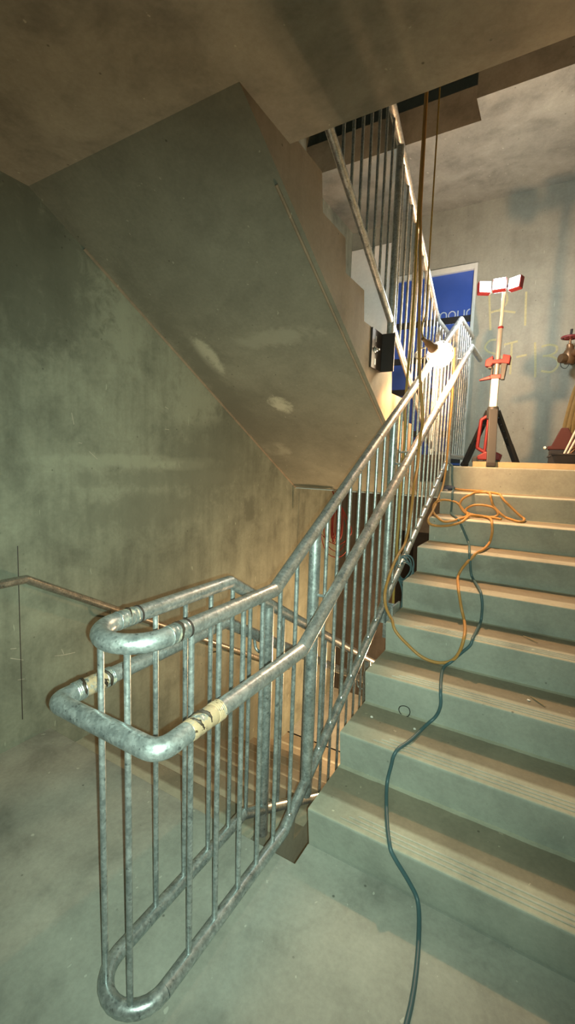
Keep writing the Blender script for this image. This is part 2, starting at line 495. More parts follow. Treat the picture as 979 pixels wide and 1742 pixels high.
def text(name, body, size, loc, mat, parent):
    cu = bpy.data.curves.new(name, 'FONT'); cu.body = body; cu.size = size; cu.extrude = .0006
    t = bpy.data.objects.new(name, cu); COL.objects.link(t)
    t.location = loc; t.rotation_euler = (PI / 2, 0, 0); t.parent = parent; cu.materials.append(M[mat])
    return t
text('small_lettering', 'AGAINST', .034, (-.44, YB + .011, 1.60), 'letter', door)
text('lower_lettering', 'so', .075, (-.475, YB + .011, 1.50), 'letter', door)

# ------------------------------------------------------------------ chalk writing on the back wall
CHALK = [[(.094, 1.380), (.037, 1.380), (-.001, 1.344), (-.010, 1.302), (.028, 1.261), (.082, 1.238), (.136, 1.216), (.173, 1.179), (.166, 1.119), (.123, 1.086), (.018, 1.094)],
 [(.173, 1.321), (.234, 1.333), (.302, 1.344)], [(.248, 1.329), (.252, 1.173), (.256, 1.010)], [(.301, 1.184), (.398, 1.198)], [(.463, 1.316), (.480, 1.142), (.492, .964)],
 [(.525, 1.266), (.589, 1.280), (.648, 1.263), (.665, 1.238), (.653, 1.198), (.598, 1.174), (.543, 1.173)],
 [(.543, 1.173), (.609, 1.167), (.669, 1.132), (.688, 1.084), (.667, 1.034), (.622, 1.008), (.540, 1.026)]]
CHALK2 = [[(-.011, 1.863), (.008, 1.680), (.029, 1.484)], [(.021, 1.669), (.094, 1.678), (.257, 1.638)], [(.341, 1.832), (.349, 1.664), (.358, 1.494)],
 [(-.011, 1.863), (.072, 1.898), (.155, 1.838), (.162, 1.742), (.094, 1.678)]]
for nm, CH, lb in (('chalk_writing', CHALK, 'yellow chalk ST-13 written on the back wall'), ('chalk_writing.001', CHALK2, 'yellow chalk strokes above the ST-13 writing on the back wall')):
    bm = B()
    for L in CH:
        P = spline([(x, YB - .0005, z) for x, z in L], 6)
        tube(bm, P, .0105, 8, squash=Vector((0, 1, 0)))
    tag(link(nm, bm, 'chalk', None, True), lb, 'writing')

# ------------------------------------------------------------------ guardrail of the right flight, loop and lower flight
RP, RB = .0242, .0085
XG, XGL, XH, XHL = -.077, -.267, .042, -.338
ZG, YK, ZHR = -.424, -2.557, -.616
YC = -3.05
YT, ZT = .43, 1.319          # upper kink of the top rail
def ztop(y): return ZG + (y - YK) * (ZT - ZG) / (YT - YK) if y > YK else ZG
ZBF = ZH + .075
def zbot(y): return max(-.0617 + S * y, ZBF) if y < .31 else .118
g = thing('stair_guardrail', (XG, YC, ZH), 'galvanised pipe guardrail of the right flight looping round to the lower flight', 'guardrail')

top = [(XG, 1.02, ZT), (XG, YT, ZT), (XG, YK, ZG), (XG, YC, ZG)]
link('top_rail', tube(B(), fillet(top, .02, 3), RP, 20), 'galv_rail', g, True)
link('top_rail', tube(B(), fillet([(XGL, YC, ZG), (XGL, -2.57, ZG), (XGL, .20, ZG - S * 2.77)], .012, 3), RP, 20), 'galv_rail', g, True)
rb = (XG - XGL) / 2; xm = (XG + XGL) / 2
loop = [(XG, YC, ZG)] + [(xm + rb * math.cos(a), YC - .03 - rb * math.sin(a), ZG) for a in [PI * k / 16 for k in range(17)]] + [(XGL, YC, ZG)]
link('rail_return_bend', tube(B(), loop, RP + .0012, 20), 'galv', g, True)
def collar(name, a, b, mat, r=RP):
    a = Vector(a); b = Vector(b); n = 14; P = [a.lerp(b, k / n) for k in range(n + 1)]
    rr = [r + .0010 + .0016 * abs(math.sin(k * 2.1)) for k in range(n + 1)]
    o = link(name, tube(B(), P, rr, 20), mat, g, True); return o
collar('weld_joint', (XGL, YC + .038, ZG), (XGL, YC - .022, ZG), 'weld')
collar('weld_joint', (XG, YC + .045, ZG), (XG, YC - .018, ZG), 'weld')
# joint ring next to the weld
for x in (XGL, XG):
    link('sleeve_ring', tube(B(), [(x, YC + .052, ZG), (x, YC + .046, ZG)], RP + .0022, 20), 'black', g, True)

# bottom rail
bot = [(XG, 1.02, .118), (XG, .315, .118), (XG, (ZBF + .0617) / S, ZBF), (XG, YC - .03, ZBF)]
link('bottom_rail', tube(B(), fillet(bot, .02, 3), .0225, 16), 'galv', g, True)
botL = [(XGL, YC - .03, ZBF), (XGL, -2.45, ZBF), (XGL, .20, ZBF - S * 2.65)]
link('bottom_rail', tube(B(), fillet(botL, .02, 3), .0225, 16), 'galv', g, True)
loopb = [(xm + rb * math.cos(a), YC - .03 - rb * math.sin(a), ZBF) for a in [PI * k / 12 for k in range(13)]]
link('bottom_rail', tube(B(), loopb, .0225, 16), 'galv', g, True)

def bar(x, y, z0, z1, r=RB, parent=g, name='baluster', mat='galv'):
    return link(name, tube(B(), [(x, y, z0), (x, y, z1)], r, 12), mat, parent, True)
def bead(x, y, z, parent, r=.0125):
    bm = B(); lathe(bm, [(0, -.004), (r, -.002), (r * .8, .006), (r * .5, .01), (0, .011)], (x, y, z), (0, 0, 1), 10)
    return link('weld_bead', bm, 'weldbead', parent, True)
Yr = [-2.981, -2.862, -2.740, -2.628, -2.515, -2.395, -2.140, -2.023, -1.903, -1.787, -1.674, -1.555, -1.443, -1.158, -1.030, -.905, -.785, -.665, -.545, -.425, -.305, -.185, -.065, .055, .175, .47, .57, .67, .77, .87, .97]
for y in Yr:
    b_ = bar(XG, y, zbot(y), ztop(y) if y < YT else ZT)
    if -2.4 < y < .2: bead(XG + .004, y - .002, zbot(y) + .025, b_)
for y in (-2.250, -1.295, -.02 + .32):
    p_ = bar(XG, y, zbot(y) - (.12 if y > -2 else .07), ztop(y), RP, g, 'post')
for a in (58, 122):
    bar(xm + rb * math.cos(math.radians(a)), YC - .03 - rb * math.sin(math.radians(a)), ZBF, ZG)
# left run
Yl = [-2.933, -2.803, -2.675, -2.550, -2.431, -2.165, -2.048, -1.931, -1.814, -1.697, -1.58, -1.463, -1.346, -1.229, -1.112, -.878, -.761, -.644, -.527, -.41, -.293, -.176, -.059, .058]
for y in Yl:
    zt = ZG if y < -2.57 else ZG - S * (y + 2.57); zb_ = ZBF if y < -2.45 else ZBF - S * (y + 2.45)
    bar(XGL, y, zb_, zt)
for y in (-2.295, -.995): bar(XGL, y, ZBF - S * (y + 2.45) - .12, ZG - S * (y + 2.57), RP, g, 'post')

# handrail loop on the walking side
YHF = -3.215
XE = .042
hr = [(XE, .882, 1.053), (XE, .347, 1.053), (XE, YK, ZHR), (XE, YHF, ZHR), (XHL, YHF, ZHR), (XHL, -2.50, ZHR), (XHL, .12, ZHR - S * 2.62)]
P = [Vector(hr[0]), Vector(hr[1]), Vector(hr[2])]
path = fillet(hr[:3] + [hr[3]], .02, 3)[:-1] + [Vector((XE, YHF + .09, ZHR))]
o = link('handrail', tube(B(), path, RP, 20), 'galv_rail', g, True)
path = fillet([(XE, YHF + .09, ZHR), (XE, YHF, ZHR), (XHL, YHF, ZHR), (XHL, YHF + .07, ZHR)], .062, 8)
link('handrail_bend', tube(B(), path, RP + .001, 20), 'galv', g, True)
path = fillet([(XHL, YHF + .07, ZHR), hr[5], hr[6]], .02, 3)
link('handrail', tube(B(), path, RP, 20), 'galv_rail', g, True)
collar('heat_tinted_weld', (XHL, -3.150, ZHR), (XHL, -3.050, ZHR), 'weld_cream')
collar('heat_tinted_weld', (XE, -3.120, ZHR), (XE, -3.015, ZHR), 'weld_cream')
for x, y, mt in ((XHL, -3.148, 'weld'), (XHL, -3.055, 'weld'), (XE, -3.018, 'weld_cream')):
    collar('weld_joint', (x, y - .012, ZHR), (x, y + .014, ZHR), mt, RP + .0012)
def scorch(x, y, z, a0, a1, wob, rr=RP + .0022, sd=1, th=.0032):
    rnd = random.Random(sd); P = []
    for k in range(13):
        a = math.radians(a0 + (a1 - a0) * k / 12)
        P.append((x + rr * math.cos(a), y + wob * math.sin(a * 1.5 + sd) + rnd.uniform(-.0015, .0015), z + rr * math.sin(a)))
    w_ = [th * (.35 + .65 * math.sin(PI * k / 12)) * rnd.uniform(.7, 1.2) for k in range(13)]
    return link('scorch_mark', tube(B(), P, w_, 6), 'scorch', g, True)
scorch(XHL, -3.062, ZHR, -50, 150, .005, sd=2, th=.006); scorch(XHL, -3.078, ZHR, -30, 60, .007, sd=3, th=.005); scorch(XHL, -3.135, ZHR, -20, 160, .006, sd=4, th=.005)
scorch(XGL, YC + .01, ZG, 20, 150, .006, sd=5); scorch(XG, YC + .012, ZG, -40, 130, .005, sd=6, th=.0045)
scorch(XE, -3.07, ZHR, 10, 150, .008, sd=7, th=.005); scorch(XE, -3.1, ZHR, 0, 100, .008, sd=8, th=.004)
# brackets from posts to the handrail
def bracket(x0, y, x1, zr):
    return link('handrail_bracket', tube(B(), fillet([(x0, y, zr - .075), ((x0 + x1) / 2 + (x1 - x0) * .35, y, zr - .075), (x1, y, zr - .015)], .03, 5), .0065, 10), 'galv', g, True)
def zhand(y): return ZHR + (y - YK) * (1.053 - ZHR) / (.347 - YK)
for y in (-2.250, -1.295, .3): bracket(XG, y, XE, zhand(y))
for y in (-1.17,): bracket(XG, y, XE, zhand(y))
for y in (-2.295, -.995): bracket(XGL, y, XHL, ZHR - S * (y + 2.50))
# galvanised side plate holding the post to the flight
bm = B(); box(bm, -.012, -.001, -1.36, -1.22, -1.02, -.80); box(bm, -.075, -.012, -1.30, -1.29, -1.02, -.80)
link('mounting_plate', bm, 'galv', g)
bm = B(); box(bm, -.012, -.001, .21, .41, -.18, .02); box(bm, -.075, -.012, .295, .305, -.18, .02)

# ------------------------------------------------------------------ guardrail of the upper flight
g2 = thing('stair_guardrail.001', (XGL, .6, ZL), 'galvanised pipe guardrail of the upper flight behind the glowing lamp', 'guardrail')
HU, HUB = 1.53, .45
yk2 = (HU - ZT) / S
link('top_rail', tube(B(), fillet([(XGL, 1.02, ZT), (XGL, yk2, ZT), (XGL, -2.3, HU + S * 2.3)], .02, 3), RP, 18), 'galv_rail', g2, True)
ykb = (HUB - .15) / S
link('bottom_rail', tube(B(), fillet([(XGL, 1.02, .15), (XGL, ykb, .15), (XGL, -2.3, HUB + S * 2.3)], .02, 3), .0215, 16), 'galv_rail', g2, True)
y = .95
while y > -2.25:
    zt = ZT if y > yk2 else HU - S * y; zb_ = .15 if y > ykb else HUB - S * y
    if abs(y + .893) > .05: bar(XGL, y, zb_, zt, RB, g2)
    y -= .117
bar(XGL, -.893, .70, HU + S * .893, RP, g2, 'post')
bar(XGL, .45, .05, HU - S * .45, RP, g2, 'post')
# landing return of the two rails
link('rail_return_bend', tube(B(), fillet([(XG, 1.02, ZT), (XG, 1.10, ZT), (XGL, 1.10, ZT), (XGL, 1.02, ZT)], .06, 6), RP, 16), 'galv', g2, True)
# black angle bolted to the side of the flight
bm = B()
box(bm, XS, XS + .012, -1.115, -.925, .635, .878); box(bm, XS + .012, XS + .098, -.937, -.925, .635, .878)
mb = link('mounting_bracket', bm, 'black', g2, bevel=.002)
for yy, zz in ((-1.05, .82), (-1.05, .68)):
    bm = B(); box(bm, XS + .0115, XS + .0135, yy - .008, yy + .008, zz - .018, zz + .018); link('slot', bm, 'bolt', mb)
bm = B(); lathe(bm, [(.020, 0), (.020, .004), (.013, .005), (.013, .014), (.006, .015), (.006, .03), (0, .031)], (XS + .012, -1.06, .752), (1, 0, 0), 8)
link('bolt', bm, 'bolt', mb)

# dark edge plate across the well at the landing
o = link('edge_plate', box(B(), -.33, -.10, .268, .279, -.115, .125), 'darkplate', None, bevel=.002)
tag(o, 'dark steel plate standing on the landing edge between the two guardrails', 'plate')

# ------------------------------------------------------------------ handrail on the left wall
w = thing('wall_handrail', (-1.548, -2.614, -1.53), 'brownish pipe handrail fixed to the left wall', 'handrail')
wr = [(-1.548, -4.4, ZHR), (-1.548, -2.614, ZHR), (-1.548, .15, ZHR - S * 2.764)]
link('rail', tube(B(), fillet(wr, .015, 3), .0215, 18), 'galv_dull', w, True)
for y in (-3.4, -2.1, -1.0):
    z = ZHR if y < -2.6 else ZHR - S * (y + 2.614)
    link('bracket', tube(B(), fillet([(XW, y, z - .07), (-1.56, y, z - .07), (-1.548, y, z - .015)], .02, 4), .006, 8), 'galv_dull', w, True)

# ------------------------------------------------------------------ cables
ORANGE = [(0.041,0.013,-0.155),(0.120,0.014,-0.163),(0.201,0.006,-0.161),(0.276,-.02,-0.161),(0.341,-0.242,-0.161),(0.366,-0.301,-0.206),(0.380,-0.295,-0.249),(0.414,-0.295,-0.285),(0.447,-0.297,-0.313),(0.487,-0.303,-0.335),(0.552,-0.446,-0.331),(0.587,-0.432,-0.331),(0.590,-0.308,-0.325),(0.561,-0.297,-0.307),(0.496,-0.300,-0.248),(0.447,-0.306,-0.202),(0.373,-0.220,-0.158),(0.271,-0.204,-0.161),(0.235,-0.306,-0.171),(0.174,-0.306,-0.206),(0.151,-0.306,-0.244),(0.157,-0.306,-0.275),(0.184,-0.306,-0.310),(0.223,-0.303,-0.330),(0.314,-0.337,-0.331),(0.378,-0.303,-0.332),(0.419,-0.297,-0.311),(0.397,-0.296,-0.273),(0.361,-0.298,-0.255),(0.280,-0.299,-0.248),(0.219,-0.297,-0.266),(0.192,-0.298,-0.300),(0.217,-0.331,-0.326),(0.220,-0.561,-0.329),(0.156,-0.609,-0.352),(0.096,-0.609,-0.360),(0.036,-0.565,-0.328),(-0.035,-0.335,-0.321),(-0.040,-0.305,-0.273),(-0.005,-0.306,-0.238),(0.056,-0.308,-0.229),(0.125,-0.306,-0.242),(0.161,-0.306,-0.275),(0.201,-0.300,-0.313),(0.273,-0.303,-0.329),(0.354,-0.363,-0.329),(0.400,-0.541,-0.328),(0.419,-0.605,-0.384),(0.415,-0.600,-0.437),(0.403,-0.605,-0.485),(0.388,-0.820,-0.499),(0.338,-0.900,-0.545),(0.292,-0.896,-0.610),(0.275,-0.935,-0.669),(0.326,-1.187,-0.682),(0.346,-1.195,-0.771),(0.378,-1.247,-0.839),(0.415,-1.469,-0.839),(0.398,-1.490,-0.926),(0.363,-1.484,-0.983),(0.312,-1.486,-1.007),(0.258,-1.486,-1.012),(0.194,-1.484,-0.995),(0.128,-1.489,-0.948),(0.065,-1.493,-0.893),(0.010,-1.435,-0.838),(-0.016,-1.448,-0.779),(-0.030,-1.441,-0.703),(-0.035,-1.375,-0.632),(-0.040,-1.272,-0.565),(-0.040,-1.164,-0.511),(-0.040,-1.057,-0.475),(-0.040,-0.984,-0.377),(-0.035,-0.965,-0.236),(-0.010,-1.030,-0.077),(0.045,-1.179,0.041),(0.080,-1.325,0.149),(0.080,-1.283,0.256),(0.076,-1.281,0.331),(0.070,-1.295,0.398),(0.060,-1.327,0.524),(0.040,-1.311,0.720),(0.020,-1.280,0.956),(0.000,-1.245,1.173),(-0.020,-1.211,1.377),(-.03,-1.2,1.62),(-.04,-1.2,3.6)]
ORANGE2 = [(-.035,.02,0.98),(-0.035,0.063,0.763),(-0.035,0.063,0.697),(-0.035,0.081,0.581),(-0.035,0.059,0.373),(-0.035,0.044,0.076),(-0.035,-0.029,-0.123),(-0.026,-0.239,-0.236),(-0.016,-0.458,-0.319),(-0.008,-0.607,-0.360),(0.016,-0.604,-0.392),(0.078,-0.606,-0.395),(0.157,-0.608,-0.380),(0.234,-0.610,-0.345),(0.240,-0.400,-0.322),(.33,-.33,-.328),(.45,-.40,-.331)]
HANG = [(-.12,-.89,3.6),(-.13,-.89,1.60),(-0.130,-0.883,1.335),(-0.130,-0.872,1.110),(-0.130,-0.876,1.011),(-0.130,-0.876,0.886),(-0.130,-0.888,0.758),(-0.130,-0.913,0.564),(-0.130,-0.920,0.375),(-0.130,-0.887,0.222),(-0.130,-0.884,0.149),(-0.130,-0.918,-0.050),(-0.130,-0.916,-0.354),(-0.130,-0.923,-0.486),(-0.130,-0.910,-0.620),(-0.130,-0.931,-0.810),(-0.130,-0.919,-0.982),(-0.130,-0.892,-1.194),(-.14,-.88,-1.7),(-.15,-.85,-2.3)]
BLUE = [(-.02,.06,.05),(0.008,0.002,0.040),(0.022,-0.009,0.022),(0.023,-0.008,-0.054),(0.034,0.000,-0.139),(.05,-.05,-.163),(.08,-.24,-.163),(0.093,-0.307,-0.196),(0.091,-0.299,-0.297),(0.095,-0.320,-0.331),(0.185,-0.580,-0.331),(0.215,-0.605,-0.368),(0.250,-0.597,-0.440),(0.282,-0.615,-0.501),(.32,-.86,-.503),(0.335,-0.902,-0.557),(0.346,-0.892,-0.641),(0.370,-0.930,-0.671),(0.436,-1.161,-0.671),(0.457,-1.198,-0.730),(0.458,-1.191,-0.802),(0.457,-1.220,-0.841),(0.455,-1.45,-.843),(0.449,-1.496,-0.873),(0.404,-1.489,-0.931),(0.360,-1.488,-0.990),(0.332,-1.539,-1.011),(0.362,-1.737,-1.011),(0.379,-1.790,-1.072),(0.360,-1.785,-1.142),(0.325,-1.822,-1.179),(0.296,-1.970,-1.181),(0.257,-2.078,-1.20),(0.247,-2.086,-1.252),(0.237,-2.105,-1.345),(0.315,-2.326,-1.351),(0.36,-2.386,-1.38),(.42,-2.378,-1.46),(.47,-2.42,-1.521),(.52,-2.8,-1.521),(.40,-3.2,-1.521),(.15,-3.6,-1.521)]
def lift(P, r):
    out = []
    for p in P:
        p = Vector(p)
        if p.x > -.004:
            for _ in range(2):
                for k in range(8, -1, -1):
                    zt = ZL if k == 0 else -k * R_
                    zb = -(k + 1) * R_
                    yf = -k * G + (D * (zt - p.z) / (zt - zb) if zb <= p.z <= zt else 0)
                    if p.z - r < zt and p.y + r > yf and (p.z > zb - .02):
                        dz = zt + r - p.z; dy = p.y + r - yf
                        if dz < dy: p.z += dz
                        else: p.y -= dy
        out.append(p)
    return out
def lay(pts, r):
    P = lift(spline(pts, 8), r)
    for _ in range(4):
        P = [P[0]] + [(P[i - 1] + P[i] * 2 + P[i + 1]) / 4 for i in range(1, len(P) - 1)] + [P[-1]]
        P = lift(P, r * .9)
    for _ in range(2): P = [P[0]] + [(P[i - 1] + P[i] * 2 + P[i + 1]) / 4 for i in range(1, len(P) - 1)] + [P[-1]]
    return P
t = thing('extension_lead', (.3, -.4, -.34), 'orange extension lead coiled on the upper steps with a navy socket end', 'cable')
link('cord', tube(B(), lay(ORANGE, .0088), .0085, 10), 'orange', t, True)
bm = B(); lathe(bm, [(.009, 0), (.012, .012), (.019, .02), (.021, .05), (.021, .07), (.018, .085), (0, .086)], (.052, .000, -.148), (-1, 0, -.05), 14)
pl = link('socket', bm, 'navy', t, True)
o = link('power_cable', tube(B(), lay(ORANGE2, .0088), .0085, 10), 'orange', None, True)
tag(o, 'orange power cable hanging beside the upper end of the handrail', 'cable')
o = link('power_cable.001', tube(B(), spline(HANG, 5), .009, 10), 'yellow', None, True)
tag(o, 'dull yellow cable hanging straight down the stair well behind the bars', 'cable')
o = link('power_cable.002', tube(B(), lay(BLUE, .0082), .0078, 10), 'bluecable', None, True)
tag(o, 'blue-grey cable winding down the concrete steps', 'cable')
# blue bundle tied round the bottom rail
bm = B(); rnd = random.Random(4)
cx_, cy_, cz_ = -.055, -.965, -.645
for k in range(6):
    P = []
    for j in range(26):
        a = 2 * PI * j / 26; rr = .055 + .012 * math.sin(a * 2 + k) + .004 * k
        P.append((cx_ + rr * math.cos(a) * .8, cy_ + .012 * (k - 3) + .01 * math.sin(a * 3 + k), cz_ + rr * 1.15 * math.sin(a) - .02))
    tube(bm, P, .0052, 8, closed=True)
tube(bm, spline([(-.11, -.97, -.68), (-.05, -1.0, -.80), (-.045, -1.03, -.93), (-.05, -1.05, -1.2), (-.06, -1.05, -1.7)], 6), .0075, 8)
o = link('cable_bundle', bm, 'bluecable', None, True)
tag(o, 'small blue cable bundle looped over the bottom rail', 'cable')
# red coil under the landing
bm = B()
XC, YCc, ZC = -1.10, .235, -.62
bm_top = (XC - .07, .262, -.262)
for k in range(9):
    w_ = .012 + .006 * (k % 5); x_ = XC + .012 * (k - 4) * .9
    tube(bm, spline([(XC - .02, YCc, -.33), (x_ - w_, YCc + .01 * (k % 3), -.5), (x_ - w_, YCc + .01 * (k % 3), -.68 - .02 * (k % 4)), (x_, YCc, -.74 - .015 * (k % 4)), (x_ + w_, YCc - .008 * (k % 3), -.66), (x_ + w_ * .6, YCc, -.45), (XC - .02, YCc, -.33)], 5), .0045, 6)
for k, (wx, zz) in enumerate(((.16, -.93), (.13, -.87), (.18, -.80))):
    tube(bm, spline([(XC - .02, YCc, -.34), (XC - wx, YCc - .01, -.62), (XC - wx * .7, YCc, zz + .06), (XC + .02, YCc + .01, zz), (XC + wx * .8, YCc, zz + .1), (XC + wx * .9, YCc - .01, -.6), (XC + .03, YCc, -.38)], 6), .0042, 6)
tube(bm, [(XC - .02, YCc, -.34), bm_top], .006, 6); tube(bm, [(XC - .02, YCc, -.34), (XC - .04, .262, -.262)], .006, 6)
o = link('cable_coil', bm, 'red_cable', None, True)
tag(o, 'coil of thin red cable hanging under the landing edge', 'cable')

# ------------------------------------------------------------------ glowing hand lamp
LP = Vector((.004, -.645, .785)); LH = Vector((-.032, -.790, .818))
ax = (LP - LH).normalized()
lp = thing('hand_lamp', LH, 'glowing caged hand lamp hung over the sloping guardrail', 'lamp')
bm = B(); lathe(bm, [(0, -.09), (.012, -.085), (.014, -.03), (.022, -.02), (.024, .03), (.034, .05), (.036, .075), (.030, .085), (0, .086)], LH - ax * .01, ax, 18)
link('handle', bm, 'lamp_body', lp, True)
bm = B(); lathe(bm, [(.024, -.072), (.040, -.060), (.064, -.032), (.075, .002), (.071, .036), (.053, .064), (.024, .079), (0, .083)], LP, ax, 24)
link('bulb', bm, 'lamp', lp, True)
bm = B()
u = ax.orthogonal().normalized(); v = ax.cross(u)
for k in range(8):
    a = 2 * PI * k / 8; dr = u * math.cos(a) + v * math.sin(a)
    tube(bm, spline([LP + dr * .034 - ax * .072, LP + dr * .084 - ax * .02, LP + dr * .084 + ax * .035, LP + dr * .048 + ax * .088, LP + ax * .098], 5), .0018, 6)
for h, rr in ((-.02, .084), (.035, .084)):
    tube(bm, [LP + ax * h + (u * math.cos(2 * PI * j / 28) + v * math.sin(2 * PI * j / 28)) * rr for j in range(28)], .0018, 6, closed=True)
link('wire_guard', bm, 'wire', lp, True)
bm = B(); tube(bm, spline([LH - ax * .085, LH - ax * .12 + Vector((0, 0, .05)), (-.046, -.87, 1.0), (-.05, -.86, 1.12), (-.05, -.87, 1.9), (-.05, -.87, 3.6)], 6), .0052, 8)
link('cord', bm, 'yellow', lp, True)
bm = B(); tube(bm, spline([LH + Vector((-.02, -.02, -.02)), LH + Vector((-.06, -.05, -.04)), LH + Vector((-.075, -.06, -.075)), LH + Vector((-.05, -.05, -.10)), LH + Vector((-.01, -.02, -.075))], 6), .004, 8)
link('hook', bm, 'wire', lp, True)

# ------------------------------------------------------------------ tripod tower light
tx, ty = .262, .25
tw = thing('tower_light', (tx, ty, ZL), 'red and black battery tower light standing on the upper landing', 'work light')
hubz = .50
bm = B(); lathe(bm, [(0, -.05), (.042, -.05), (.046, -.02), (.046, .03), (.040, .048), (0, .05)], (tx, ty, hubz - .02), (0, 0, 1), 20)
hub = link('hub', bm, 'charcoal', tw, True)
def leg_beam(bm, a, b, w, d, side):
    a = Vector(a); b = Vector(b); t_ = (b - a).normalized(); s_ = Vector(side).normalized(); n_ = t_.cross(s_).normalized()
    vs = []
    for p in (a, b):
        for (i, j) in ((-1, -1), (1, -1), (1, 1), (-1, 1)): vs.append(bm.verts.new(p + s_ * i * w / 2 + n_ * j * d / 2))
    for f in ((0, 1, 2, 3), (7, 6, 5, 4), (0, 4, 5, 1), (1, 5, 6, 2), (2, 6, 7, 3), (3, 7, 4, 0)): bm.faces.new([vs[i] for i in f])
feet = [Vector((.300, .075, ZL)), Vector((.035, .44, ZL)), Vector((.470, .50, ZL))]
for i, ft in enumerate(feet):
    tp = Vector((tx, ty, hubz)) + (Vector((ft.x, ft.y, 0)) - Vector((tx, ty, 0))).normalized() * .042
    dirp = (Vector((ft.x - tx, ft.y - ty, 0))).normalized(); side = Vector((-dirp.y, dirp.x, 0))
    bm = B()
    if i == 0:
        leg_beam(bm, tp, ft + Vector((0, 0, .0)), .066, .034, side)
    else:
        mid = tp.lerp(ft, .58)
        for s in (-1, 1): leg_beam(bm, tp + side * s * .019, mid + side * s * .019, .013, .03, side)
        for f in (.0, .2, .4, .6, .8, 1): 
            p = tp.lerp(mid, f); leg_beam(bm, p, p + (ft - tp).normalized() * .02, .05, .026, side)
        leg_beam(bm, mid, ft, .052, .034, side)
    lg = link('leg', bm, 'charcoal' if i == 0 else 'blackplastic', tw, bevel=.004)
    bm = B(); leg_beam(bm, ft + (tp - ft).normalized() * .035, ft + Vector((0, 0, .001)), .068 if i == 0 else .058, .042, side)
    link('rubber_foot', bm, 'rubber', lg, bevel=.005)
    if i == 0:
        t_ = (ft - tp).normalized(); n_ = t_.cross(side).normalized()
        for k in range(5):
            for s in (-1, 1):
                p = tp.lerp(ft, .18 + .1 * k) + side * s * .024
                bm = B(); leg_beam(bm, p - n_ * .0175, p - n_ * .0175 + t_ * .018, .008, .003, side); link('vent_slot', bm, 'rubber', lg)
bm = B(); box(bm, tx - .029, tx + .029, ty - .022, ty + .022, hubz - .0, .775)
link('lower_mast', bm, 'whitetube', tw, bevel=.006)
bm = B(); tube(bm, [(tx + .004, ty, .74), (tx + .008, ty, 1.17)], .0185, 16); link('middle_mast', bm, 'alu', tw, True)
bm = B(); tube(bm, [(tx + .008, ty, 1.15), (tx + .012, ty, 1.47)], .0125, 14); um = link('upper_mast', bm, 'whitetube', tw, True)
bm = B(); lathe(bm, [(.017, 0), (.0215, .003), (.0215, .016), (.017, .02)], (tx + .008, ty, 1.15), (0, 0, 1), 14); link('mast_collar', bm, 'red', um, True)
# lower clamp with lever
bm = B()
box(bm, tx - .038, tx + .044, ty - .034, ty + .034, .752, .785)
prism(bm, [(tx - .036, .782), (tx - .036, .752), (tx - .120, .742), (tx - .122, .752)], 1, ty - .026, ty + .012)
cl = link('mast_clamp', bm, 'red', tw, bevel=.004)
bm = B(); prism(bm, [(tx + .036, .90), (tx + .086, .90), (tx + .068, .742), (tx + .040, .742)], 1, ty - .03, ty + .02)
link('clamp_lever', bm, 'charcoal', cl, bevel=.004)
# upper red yoke
bm = B()
prism(bm, [(tx - .080, .905), (tx - .028, .935), (tx - .024, .902), (tx + .044, .902), (tx + .048, .940), (tx + .104, .925), (tx + .098, .862), (tx + .040, .872), (tx - .024, .872), (tx - .040, .848), (tx - .084, .855)], 1, ty - .045, ty + .035)
yk = link('carry_yoke', bm, 'red', tw, bevel=.005)
bm = B(); box(bm, tx - .058, tx - .030, ty - .03, ty + .02, .836, .852); box(bm, tx - .036, tx - .024, ty - .02, ty + .02, .78, .85); link('latch', bm, 'blackplastic', yk, bevel=.002)
# carry handle (red loop) and battery housing between the legs
bm = B(); hp_ = [(tx - .01, .47), (tx - .085, .425), (tx - .100, .19), (tx - .015, .14)]
P = fillet([(x, ty + .01, z) for x, z in hp_], .02, 4); tube(bm, P, .0145, 10)
tube(bm, [(tx - .028, ty + .01, .455), (tx - .040, ty + .01, .15)], .0125, 10)
link('carry_handle', bm, 'red', tw, True)
bm = B(); prism(bm, [(tx - .085, .122), (tx - .03, .155), (tx + .06, .155), (tx + .095, .135), (tx + .085, .09), (tx - .08, .09)], 1, ty - .07, ty + .07)
hs = link('battery_housing', bm, 'red', tw, bevel=.008)
bm = B(); prism(bm, [(tx - .125, .105), (tx - .09, .122), (tx + .085, .12), (tx + .078, .055), (tx + .05, .048), (tx - .04, .046), (tx - .06, .06), (tx - .125, .065)], 1, ty - .06, ty + .06)
bt = link('battery', bm, 'blackplastic', tw, bevel=.008)
for x_ in (tx - .105, tx - .055):
    bm = B(); box(bm, x_ - .016, x_ + .016, ty - .063, ty - .059, .075, .108); link('battery_window', bm, 'charcoal', bt, bevel=.002)
# three lamp heads just above the picture
for k, (dx, dy, yw) in enumerate(((-.115, -.03, .5), (0, -.05, 0), (.115, -.03, -.5))):
    mt = Matrix.Translation((tx - .02 + dx, ty + dy, 1.478)) @ Matrix.Rotation(yw, 4, 'Z') @ Matrix.Rotation(-.15, 4, 'X')
    bm = B(); box(bm, -.05, .05, -.022, .03, -.05, .05, mt); hd = link('lamp_head', bm, 'red', tw, bevel=.008)
    bm = B(); box(bm, -.043, .043, -.026, -.0215, -.042, .042, mt); link('lens', bm, 'led', hd)
bm = B(); tube(bm, [(tx - .14, ty, 1.478), (tx + .12, ty, 1.478)], .012, 10); link('head_bar', bm, 'charcoal', tw, True)

# ------------------------------------------------------------------ things on the landing
bm = B(); box(bm, .155, 1.10, .125, .175, ZL, ZL + .044)
o = link('timber_batten', bm, 'timber', None, bevel=.002); tag(o, 'pale timber batten lying along the landing edge', 'timber')
